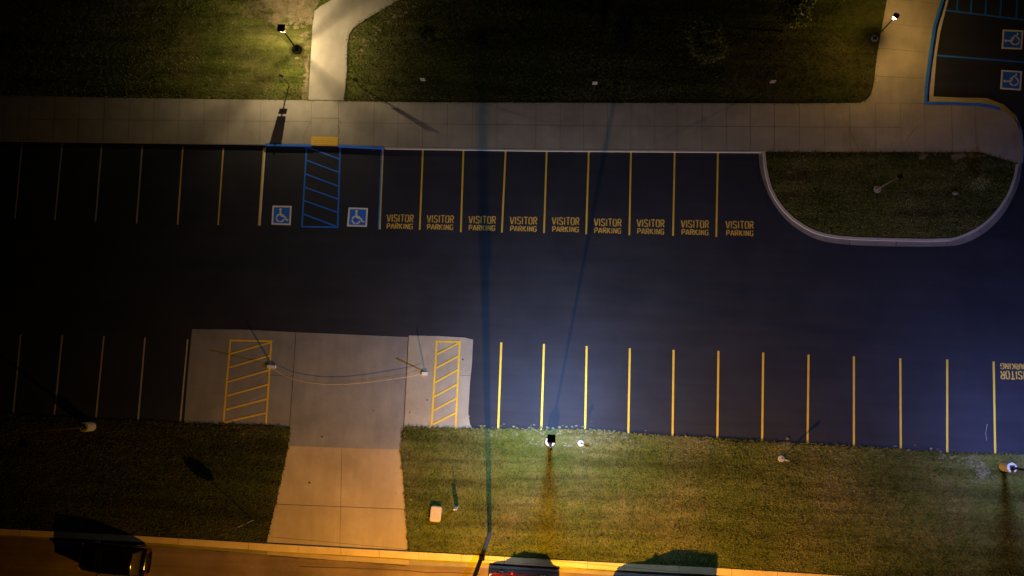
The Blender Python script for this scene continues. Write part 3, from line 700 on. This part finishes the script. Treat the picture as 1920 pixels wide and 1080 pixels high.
LA = walk_light(557, 93, 'lit walkway light with square black cap beside the footpath at top left', 'lantern', True, (1, .76, .41), 1020)
LB = walk_light(1640, 72, 'lit walkway light with glowing globe beside the right hand path', 'globe', True, (1, .56, .13), 400)
LI = walk_light(1645, 355, 'unlit thin walkway light standing on the planted kerbed island', 'dark_globe', False)

# light sources sit inside their glass: the glass must let the light out
for o in bpy.data.objects:
    if o.type == 'MESH' and (o.name.startswith('bulb') or o.name.startswith('globe')):
        m = o.data.materials[0]
        if m.name.startswith('warm'):
            n = m.node_tree; b = n.nodes['Principled BSDF']; b.inputs['Transmission Weight'].default_value = 0
            tr = n.nodes.new('ShaderNodeBsdfTransparent'); em = n.nodes.new('ShaderNodeEmission')
            em.inputs[0].default_value = b.inputs['Emission Color'].default_value; em.inputs[1].default_value = b.inputs['Emission Strength'].default_value
            ad = n.nodes.new('ShaderNodeAddShader'); n.links.new(tr.outputs[0], ad.inputs[0]); n.links.new(em.outputs[0], ad.inputs[1])
            n.links.new(ad.outputs[0], n.nodes['Material Output'].inputs['Surface'])

# street lamp on the far side of the street (just outside the picture; its orange light and the shadows it throws are in it)
sp = G(925, 1395)
r = thing('street_lamp', (sp[0] - .3, sp[1] - 1.6, .05), 'sodium street lamp on a wooden pole across the street', 'street lamp')
mb = MB(); mb.tube([(0, 0, 0), (0, 0, 10.6)], [.17, .11], 14); mb.build('pole', M['wood'], r)
mb = MB(); mb.tube([(0, 0, 9.3), (.1, .6, 9.95), (.3, 1.5, 10.15)], .03, 8); mb.build('arm', M['galv'], r)
h = MB(); h.box((.3, 1.75, 10.18), (.30, .75, .14), 0, bev=.05); ho = h.build('lamp_head', M['galv'], r)
mb = MB(); mb.lathe((.3, 1.8, 10.02), [(.05, 0), (.12, .05), (.13, .09)], 14); mb.build('lens', mat_emit('sodium_lens', (1, .5, .12), 15), ho)
lamp('sodium_lamp', r, (.3, 1.8, 9.93), 36000, (1, .435, .008), .11, pw=0, cmin=.05, az=(1, 0, .66), cut=(.12, .43, .0))

# ------------------------------------------------------------------ utility pole and wires
ub = Vector((*G(918, 1002, ZS), ZS)); ut = V3(892, 1098, 11.0); lean = (ut - ub)
lean.x *= .45; lean.y *= .10
def upole(loc, label):
    r = thing('utility_pole', loc, label, 'utility pole', 'wooden utility poles along the near kerb')
    mb = MB(); mb.tube([(0, 0, -.1), (0, 0, 3), (0, 0, 10.5)], [.135, .125, .10], 14); mb.build('pole', M['wood'], r)
    for y in (0,):
        mb = MB(); mb.lathe((0, y, 10.5), [(.03, 0), (.05, .05), (.03, .09), (.045, .14), (.01, .16)], 10); mb.build('insulator', M['glass'], r)
    mb = MB(); mb.box((.02, 0, 6.0), (.30, .34, .28), 0, bev=.03); mb.build('cable_clamp', M['black'], r)
    return r
pole_locs = [tuple(ub), (ub.x - 42, ub.y + 1.5, ZS), (ub.x + 42, ub.y - 2.2, ZS)]
for i, l in enumerate(pole_locs):
    upole(l, ['wooden utility pole by the kerb right of the driveway, black clamp halfway up', 'wooden utility pole by the kerb far to the left', 'wooden utility pole by the kerb far to the right'][i])
def wire(a, b_, sag, label, rad=.018):
    P = []
    for k in range(25):
        t = k / 24; p = Vector(a).lerp(Vector(b_), t); p.z -= sag * 4 * t * (1 - t); P.append(p)
    mb = MB(); mb.tube(P, rad * .42, 6); tag(mb.build('overhead_wire', M['cable'], loc=tuple(Vector(a).lerp(Vector(b_), .5))), label, 'wire', 'overhead wires along the street')
p0, p1, p2 = [Vector(l) for l in pole_locs]
wire(p0 + Vector((-.15, .05, 6.0)), p1 + Vector((.15, .05, 6.0)), .6, 'lower wire running left from the utility pole over the driveway mouth')
wire(p0 + Vector((.15, .15, 6.05)), p2 + Vector((-.15, .15, 6.05)), .6, 'upper of two low wires running right from the utility pole over the red car', .02)
wire(p0 + Vector((.15, -.15, 5.9)), p2 + Vector((-.15, -.15, 5.9)), .6, 'lower of two low wires running right from the utility pole over the red car', .024)

# ------------------------------------------------------------------ posts, signs and small things
def sign_post(px, py, zmid, label, panels, base=None, col='white_metal', group='thin posts with parking signs on the north lawn', top=None):
    g = G(px, py, zmid) if base is None else G(*base, ZN); r = thing('parking_sign', (g[0], g[1], ZN), label, 'parking sign', group)
    z1 = max(p[1] for p in panels) + .04 - ZN
    mb = MB(); mb.box((0, .03, z1 / 2), (.05, .035, z1)); mb.build('post', M['bronze'], r)
    for (z0, z1_, mt) in panels:
        mb = MB(); mb.box((0, 0, (z0 + z1_) / 2 - ZN), (.31, .012, z1_ - z0), 0)
        po = mb.build('sign_panel', M[mt], r)
        if z1_ - z0 > .2:
            mb = MB(); hh = (z1_ - z0)
            if mt == 'blue_metal':
                # small white figure on a blue sheet
                mb2 = MB(); isa(mb2, lambda u, v: (u, v), 0.0)
                for f_, mi in zip(mb2.f, mb2.m):
                    if mi == 2: mb.add([((mb2.v[i][0] - .5) * .26, -.009, z0 - ZN + hh * .5 + (mb2.v[i][1] - .45) * .26) for i in f_], [list(range(len(f_)))])
                mb.build('sign_symbol', M['white_metal'], po)
            elif mt == 'white_metal':
                for k, (a, b_) in enumerate([(.35, .43), (.55, .63)]): mb.box((0, -.008, z0 - ZN + hh * (a + b_) / 2), (.22, .003, hh * .05))
                mb.build('sign_print', M['grey_line'], po)
    return r
sign_post(526.5, 139, 1.5, 'dark sign with small pale plate below, on a thin post left of the footpath', [(1.38, 1.80, 'sign_dark'), (1.20, 1.33, 'box_tan')], base=(542, 160))
sign_post(664, 142, 1.4, 'dark sign on a thin post just right of the footpath', [(1.08, 1.56, 'sign_dark')], base=(675, 164))
sign_post(792.5, 149, 1.35, 'small white sign on a thin post in the north lawn, leftmost of three', [(1.12, 1.58, 'white_metal')])
sign_post(1115.5, 156, 1.35, 'small white sign on a thin post in the north lawn, middle of three', [(1.12, 1.58, 'white_metal')])
sign_post(1449.5, 153, 1.35, 'small white sign on a thin post in the north lawn, rightmost of three', [(1.12, 1.58, 'white_metal')])

# stop sign in the dark verge left of the driveway
g = G(475, 975, ZS); r = thing('stop_sign', (g[0], g[1], ZS), 'octagonal traffic sign seen edge on in the dark verge left of the driveway', 'traffic sign')
mb = MB(); mb.box((0, 0, 1.15), (.045, .03, 2.3)); mb.build('post', M['galv'], r)
mb = MB(); R8 = .40
rot = math.radians(18)
oc = [(R8 * math.cos(math.radians(22.5 + 45 * k)), R8 * math.sin(math.radians(22.5 + 45 * k)) + 1.95) for k in range(8)]
vs = [(u * math.cos(rot), .03 + u * math.sin(rot), v) for u, v in oc] + [(u * math.cos(rot), .045 + u * math.sin(rot), v) for u, v in oc]
mb.add(vs, [list(range(8)), list(range(8, 16))[::-1]] + [[i, (i + 1) % 8, 8 + (i + 1) % 8, 8 + i] for i in range(8)])
mb.build('sign_panel', M['sign_dark'], r)

# short posts on round footings
def small_post(px, py, label):
    g = G(px, py, .08); r = thing('short_post', (g[0], g[1], ZS), label, 'post', 'short posts on round concrete footings')
    mb = MB(); mb.lathe((0, 0, 0), [(.20, -.05), (.20, .06), (.18, .075), (0, .075)], 20); mb.build('footing', M['conc_base'], r)
    mb = MB(); mb.tube([(0, 0, .05), (0, 0, 1.0)], .038, 8); mb.build('post', M['tan_metal'], r)
    mb = MB(); mb.box((0, 0, 1.02), (.10, .08, .30), 0, bev=.015); mb.box((.09, -.02, 1.08), (.08, .06, .08), 0); mb.build('head_box', M['conc_base'], r)
small_post(1089, 831, 'short post on a white round footing beside the central lot light')
small_post(1465, 860, 'short post on a tan round footing alone in the right verge')

# posts holding a rope across the driveway
def gate_post(px, py, wx, label):
    g = G(px, py, .06); r = thing('gate_post', (g[0], g[1], .015), label, 'post', 'white footed posts at either side of the driveway')
    mb = MB(); mb.box((0, 0, .05), (wx * 1.1, .20, .14), 0, bev=.015); mb.build('foot_block', M['white_metal'], r)
    mb = MB(); mb.box((0, .12, .56), (.06, .06, 1.0)); mb.lathe((0, .12, 1.06), [(.045, 0), (.05, .03), (0, .04)], 8); mb.build('post', M['bronze'], r)
    return r
gate_post(509, 687.5, .50, 'dark post with long white foot block on the left hatched slab')
gate_post(796, 700.5, .32, 'dark post with short white foot block left of the right hatched slab')
ctrl = [(511, 692, .30), (530, 703, .28), (549, 711, .26), (575, 717, .25), (610, 721, .24), (645, 721, .24), (690, 717, .25), (735, 711, .27), (770, 706, .29), (794, 700, .32)]
pts = [V3(*c) for c in ctrl]; pp = []
for i in range(len(pts) - 1):
    for k in range(6):
        q = pts[i].lerp(pts[i + 1], k / 6); pp.append(q)
pp.append(pts[-1]); mb = MB(); mb.tube(pp, .011, 6)
tag(mb.build('rope', M['rope'], loc=tuple(pts[4])), 'pale rope sagging across the driveway between the two posts', 'rope')

# utility cover and marker in the verge right of the driveway
g = G(817, 964, .25); r = thing('utility_box', (g[0], g[1], ZS), 'low tan rounded utility box in the verge right of the driveway', 'utility box', rz=math.radians(-3))
def rrect(w_, l_, rad, n=5):
    o = []
    for cx, cy, a in ((w_ / 2 - rad, l_ / 2 - rad, 0), (-w_ / 2 + rad, l_ / 2 - rad, 90), (-w_ / 2 + rad, -l_ / 2 + rad, 180), (w_ / 2 - rad, -l_ / 2 + rad, 270)):
        for k in range(n + 1): t = math.radians(a + 90 * k / n); o.append((cx + rad * math.cos(t), cy + rad * math.sin(t)))
    return o
mb = MB(); mb.prism(rrect(.64, .90, .11), 0, .20); mb.build('body', M['box_tan'], r)
mb = MB(); mb.prism(rrect(.66, .92, .12), .20, .235); mb.prism(rrect(.60, .86, .10), .235, .25); mb.build('lid', M['box_tan'], r)
g = G(856, 952, .3); r = thing('utility_marker', (g[0], g[1], ZS), 'narrow white utility marker post standing in the verge beside the tan box', 'marker post', rz=.15)
mb = MB(); mb.box((-.02, 0, .48), (.22, .08, .92), 0, bev=.02); mb.build('pedestal', M['white_metal'], r)
mb = MB(); mb.box((.08, .05, .75), (.05, .02, 1.5)); mb.build('stake', M['white_metal'], r)

mb = MB(); c = V3(1791, 362, ZN + .06)
mb.lathe((0, 0, 0), [(.10, -.05), (.20, .0), (.17, .07), (.06, .11)], 9)
mb.v = [(x * 1.1 * random.uniform(.85, 1.1) + c.x, y * .7 * random.uniform(.85, 1.1) + c.y, z + c.z) for x, y, z in mb.v]
tag(mb.build('rock', M['stone'], loc=tuple(c)), 'pale rock lying in the island grass beside the sapling', 'rock')

# ------------------------------------------------------------------ trees
def tree(px, py, H, R, zc, nleaf, label, name='young_tree', seed=1, leaf='leaf', ls=.10, group='young trees on the north lawn', squash=.8, trunk_r=.06, base=None):
    rd = random.Random(seed); g = G(px, py, zc) if base is None else base
    r = thing(name, (g[0], g[1], ZN), label, 'tree' if H > 1.2 else 'sapling', group)
    mb = MB(); mb.tube([(0, 0, -.1), (.03, .02, zc * .45), (0, 0, zc)], [trunk_r, trunk_r * .8, trunk_r * .4], 8)
    tips = []
    for k in range(16):
        a = rd.uniform(0, 6.283); e = rd.uniform(.15, 1.2); L = R * rd.uniform(.75, 1.05); s0 = Vector((0, 0, zc * rd.uniform(.45, .95)))
        d = Vector((math.cos(a) * math.cos(e), math.sin(a) * math.cos(e), math.sin(e) * squash))
        tip = s0 + d * L; mid = s0.lerp(tip, .5) + Vector((rd.uniform(-.1, .1), rd.uniform(-.1, .1), .05)) * R
        mb.tube([s0, mid, tip], [trunk_r * .45, trunk_r * .3, .006], 5); tips += [tip, mid, mid.lerp(tip, .5)]
        for j in range(2):
            t2 = mid + Vector((rd.uniform(-1, 1), rd.uniform(-1, 1), rd.uniform(-.2, .6))) * R * .35; mb.tube([mid, t2], [trunk_r * .2, .005], 4); tips.append(t2)
    mb.build('trunk', M['bark'], r)
    mb = MB()
    for k in range(nleaf):
        t = rd.choice(tips); s_ = R * .16
        p = t + Vector((rd.gauss(0, s_), rd.gauss(0, s_), rd.gauss(0, s_ * .8)))
        a = Vector((rd.gauss(0, 1), rd.gauss(0, 1), rd.gauss(0, .5))).normalized(); b_ = a.cross(Vector((rd.gauss(0, 1), rd.gauss(0, 1), rd.gauss(0, 1)))).normalized()
        l = ls * rd.uniform(.6, 1.2); mb.add([p - a * l * .5, p + b_ * l * .3, p + a * l * .5, p - b_ * l * .3], [[0, 1, 2, 3]])
    mb.build('crown', M[leaf], r)
tree(1333, 70, 4, 1.32, 2.7, 6500, 'round crowned young tree in the middle of the dark north lawn', seed=3, ls=.17)
tree(1497, 18, 4, 1.15, 2.9, 5200, 'young tree with lit leaves cut by the top edge, near the right path', seed=5, ls=.17)
tree(801, 62, 2, .7, 1.1, 1500, 'small dark bushy tree in the north lawn right of the footpath', seed=8, leaf='leaf_dark')
tree(1834, 345, 1.4, .65, .35, 330, 'sparse reddish sapling on the planted island', name='sapling', seed=11, group='saplings on the island', trunk_r=.025)

# ------------------------------------------------------------------ cars
def mat_car(name, c, rough=.25):
    m, n, b = new_mat(name); b.inputs['Base Color'].default_value = (*c, 1); b.inputs['Roughness'].default_value = rough
    b.inputs['Metallic'].default_value = .2; b.inputs['Coat Weight'].default_value = 1.0; b.inputs['Coat Roughness'].default_value = .08
    f = noise(n, worldpos(n), 30, 3); n.links.new(ramp(n, f, [(.3, rough), (.8, rough + .12)]), b.inputs['Roughness']); return m
M['car_glass'] = mat_plain('car_glass', (.008, .009, .011), .03); M['tyre'] = mat_plain('tyre_rubber', (.02, .02, .02), .85)
M['rim'] = mat_plain('alloy_rim', (.5, .5, .5), .3, .8); M['tail'] = mat_plain('tail_lens', (.14, .005, .005), .3); M['headl'] = mat_plain('head_lens', (.6, .6, .6), .1)
M['chrome'] = mat_plain('chrome', (.6, .6, .6), .12, 1.0)
def car(loc, rz, L, W, H, paint, label, kind='suv'):
    """front towards +x"""
    r = thing('parked_car', (loc[0], loc[1], loc[2]), label, 'car', 'cars parked on the street', rz=rz)
    hL = L / 2; hb = .62 * H if kind == 'suv' else .60 * H       # belt height
    # body sections along x: (x, half width, bottom z, top z)
    sec = [(-hL, .78, .42, hb * .80), (-hL + .08, .92, .30, hb * .96), (-hL + .35, .98, .24, hb), (-hL * .45, 1, .22, hb), (0, 1, .22, hb), (hL * .42, 1, .22, hb * .98), (hL * .60, .98, .22, hb * .94), (hL - .35, .94, .24, hb * .86), (hL - .08, .84, .30, hb * .76), (hL, .68, .38, hb * .62)]
    mb = MB(); n = 12; vs = []
    for x, wk, z0, z1 in sec:
        a = W / 2 * wk; prof = [(-a * .88, z0), (-a * .99, z0 + .10), (-a, (z0 + z1) * .5), (-a * .97, z1 - .10), (-a * .88, z1 - .01), (-a * .45, z1 + .025), (a * .45, z1 + .025), (a * .88, z1 - .01), (a * .97, z1 - .10), (a, (z0 + z1) * .5), (a * .99, z0 + .10), (a * .88, z0)]
        vs += [(x, y, z) for y, z in prof]
    fs = [[i * n + k, i * n + (k + 1) % n, (i + 1) * n + (k + 1) % n, (i + 1) * n + k] for i in range(len(sec) - 1) for k in range(n)]
    fs += [list(range(n))[::-1], [(len(sec) - 1) * n + k for k in range(n)]]
    mb.add(vs, fs); body = mb.build('body', paint, r, smooth=True)
    # greenhouse (glass) and roof
    rear = -hL + (.30 if kind == 'suv' else .42); tr = -hL + (.62 if kind == 'suv' else .95); tf = hL * (.10 if kind == 'suv' else .02); front = hL * .50
    a0, a1 = W / 2 * .92, W / 2 * .74; zt = H - .05
    mb = MB(); lo = [(rear, -a0 * .92), (rear, a0 * .92), (front, a0 * .90), (front, -a0 * .90)]; hi = [(tr, -a1 * .95), (tr, a1 * .95), (tf, a1), (tf, -a1)]
    mb.add([(x, y, hb - .02) for x, y in lo] + [(x, y, zt) for x, y in hi], [[0, 1, 5, 4], [1, 2, 6, 5], [2, 3, 7, 6], [3, 0, 4, 7]]); mb.build('windows', M['car_glass'], body)
    mb = MB(); rs = []
    for x, k, dz in [(tr - .06, .93, 0), (tr + .10, .98, .035), ((tr + tf) / 2, 1.0, .05), (tf - .10, .99, .035), (tf + .05, .95, 0)]:
        a = a1 * k; rs += [(x, -a, zt - .02), (x, -a * .9, zt + dz - .005), (x, 0, zt + dz + .015), (x, a * .9, zt + dz - .005), (x, a, zt - .02)]
    mb.add(rs, [[i * 5 + k, (i + 1) * 5 + k, (i + 1) * 5 + k + 1, i * 5 + k + 1] for i in range(4) for k in range(4)] + [[0, 1, 2, 3, 4], [24, 23, 22, 21, 20]]); mb.build('roof', paint, body, smooth=True)
    for s_ in (-1, 1):
        for p, q in (((rear, s_ * a0 * .92, hb), (tr, s_ * a1 * .95, zt)), ((front, s_ * a0 * .90, hb), (tf, s_ * a1, zt)), (((rear + front) / 2, s_ * a0 * .93, hb), ((tr + tf) / 2, s_ * a1 * 1.0, zt))):
            mb = MB(); mb.tube([p, q], .035, 6); mb.build('pillar', paint, body)
    for s_ in (-1, 1):
      if kind == 'suv':
        mb = MB(); mb.tube([(tr + .1, s_ * a1 * .9, zt + .06), ((tr + tf) / 2, s_ * a1 * .9, zt + .09), (tf - .1, s_ * a1 * .9, zt + .06)], .015, 6); mb.build('roof_rail', M['chrome'], body)
    for sx in (-1, 1):
        for s_ in (-1, 1):
            x = sx * hL * .62; y = s_ * (W / 2 - .10)
            mb = MB(); ring = [(.20, -.10), (.31, -.11), (.335, -.06), (.335, .06), (.31, .11), (.20, .10)]
            vs = []
            for rad, o_ in ring:
                for k in range(20): th = k * .31416; vs.append((x + rad * math.cos(th), y + o_, .335 + rad * math.sin(th)))
            mb.add(vs, [[i * 20 + k, i * 20 + (k + 1) % 20, ((i + 1) % 6) * 20 + (k + 1) % 20, ((i + 1) % 6) * 20 + k] for i in range(6) for k in range(20)]); wh = mb.build('wheel', M['tyre'], r)
            mb = MB()
            for k in range(5): th = k * 1.2566; mb.tube([(x, y + s_ * .07, .335), (x + .2 * math.cos(th), y + s_ * .09, .335 + .2 * math.sin(th))], .028, 5)
            mb.tube([(x, y - .02, .335), (x, y + .02, .335)], .20, 16); mb.build('rim', M['rim'], wh)
    for s_ in (-1, 1):
        mb = MB(); mb.box((hL * .30, s_ * (W / 2 + .09), hb + .06), (.14, .18, .12), 0, bev=.02); mb.build('mirror', paint, r)
        mb = MB(); mb.box((hL - .14, s_ * W * .34, hb * .68), (.22, .30, .13), 0, bev=.03); mb.build('headlight', M['headl'], r)
        mb = MB(); mb.box((-hL + .05, s_ * W * .38, hb * .80), (.12, .18, .26), 0, bev=.02); mb.build('tail_light', M['tail'], r)
    mb = MB(); mb.tube([(-hL - .03, -W * .36, .50), (-hL - .07, 0, .50), (-hL - .03, W * .36, .50)], .05, 8); mb.build('rear_bumper', paint, r)
    return r
zr = -.06
c0 = G(224, 1044); car((c0[0], c0[1], zr), math.pi - .05, 4.35, 1.75, 1.62, mat_car('paint_black', (.006, .006, .007), .10), 'black car parked at the left end of the street beside its own long shadow', 'suv')
c1 = G(977, 1101); car((c1[0], c1[1], zr), math.pi - .055, 4.0, 1.74, 1.50, mat_car('paint_red', (.42, .012, .015)), 'dark red car at the bottom edge just right of the utility pole', 'hatch')
c2 = G(1214, 1117); car((c2[0], c2[1], zr), math.pi - .055, 4.7, 1.90, 1.95, mat_car('paint_grey', (.08, .08, .085)), 'grey car parked right of the red car, shadow reaching the verge', 'suv')
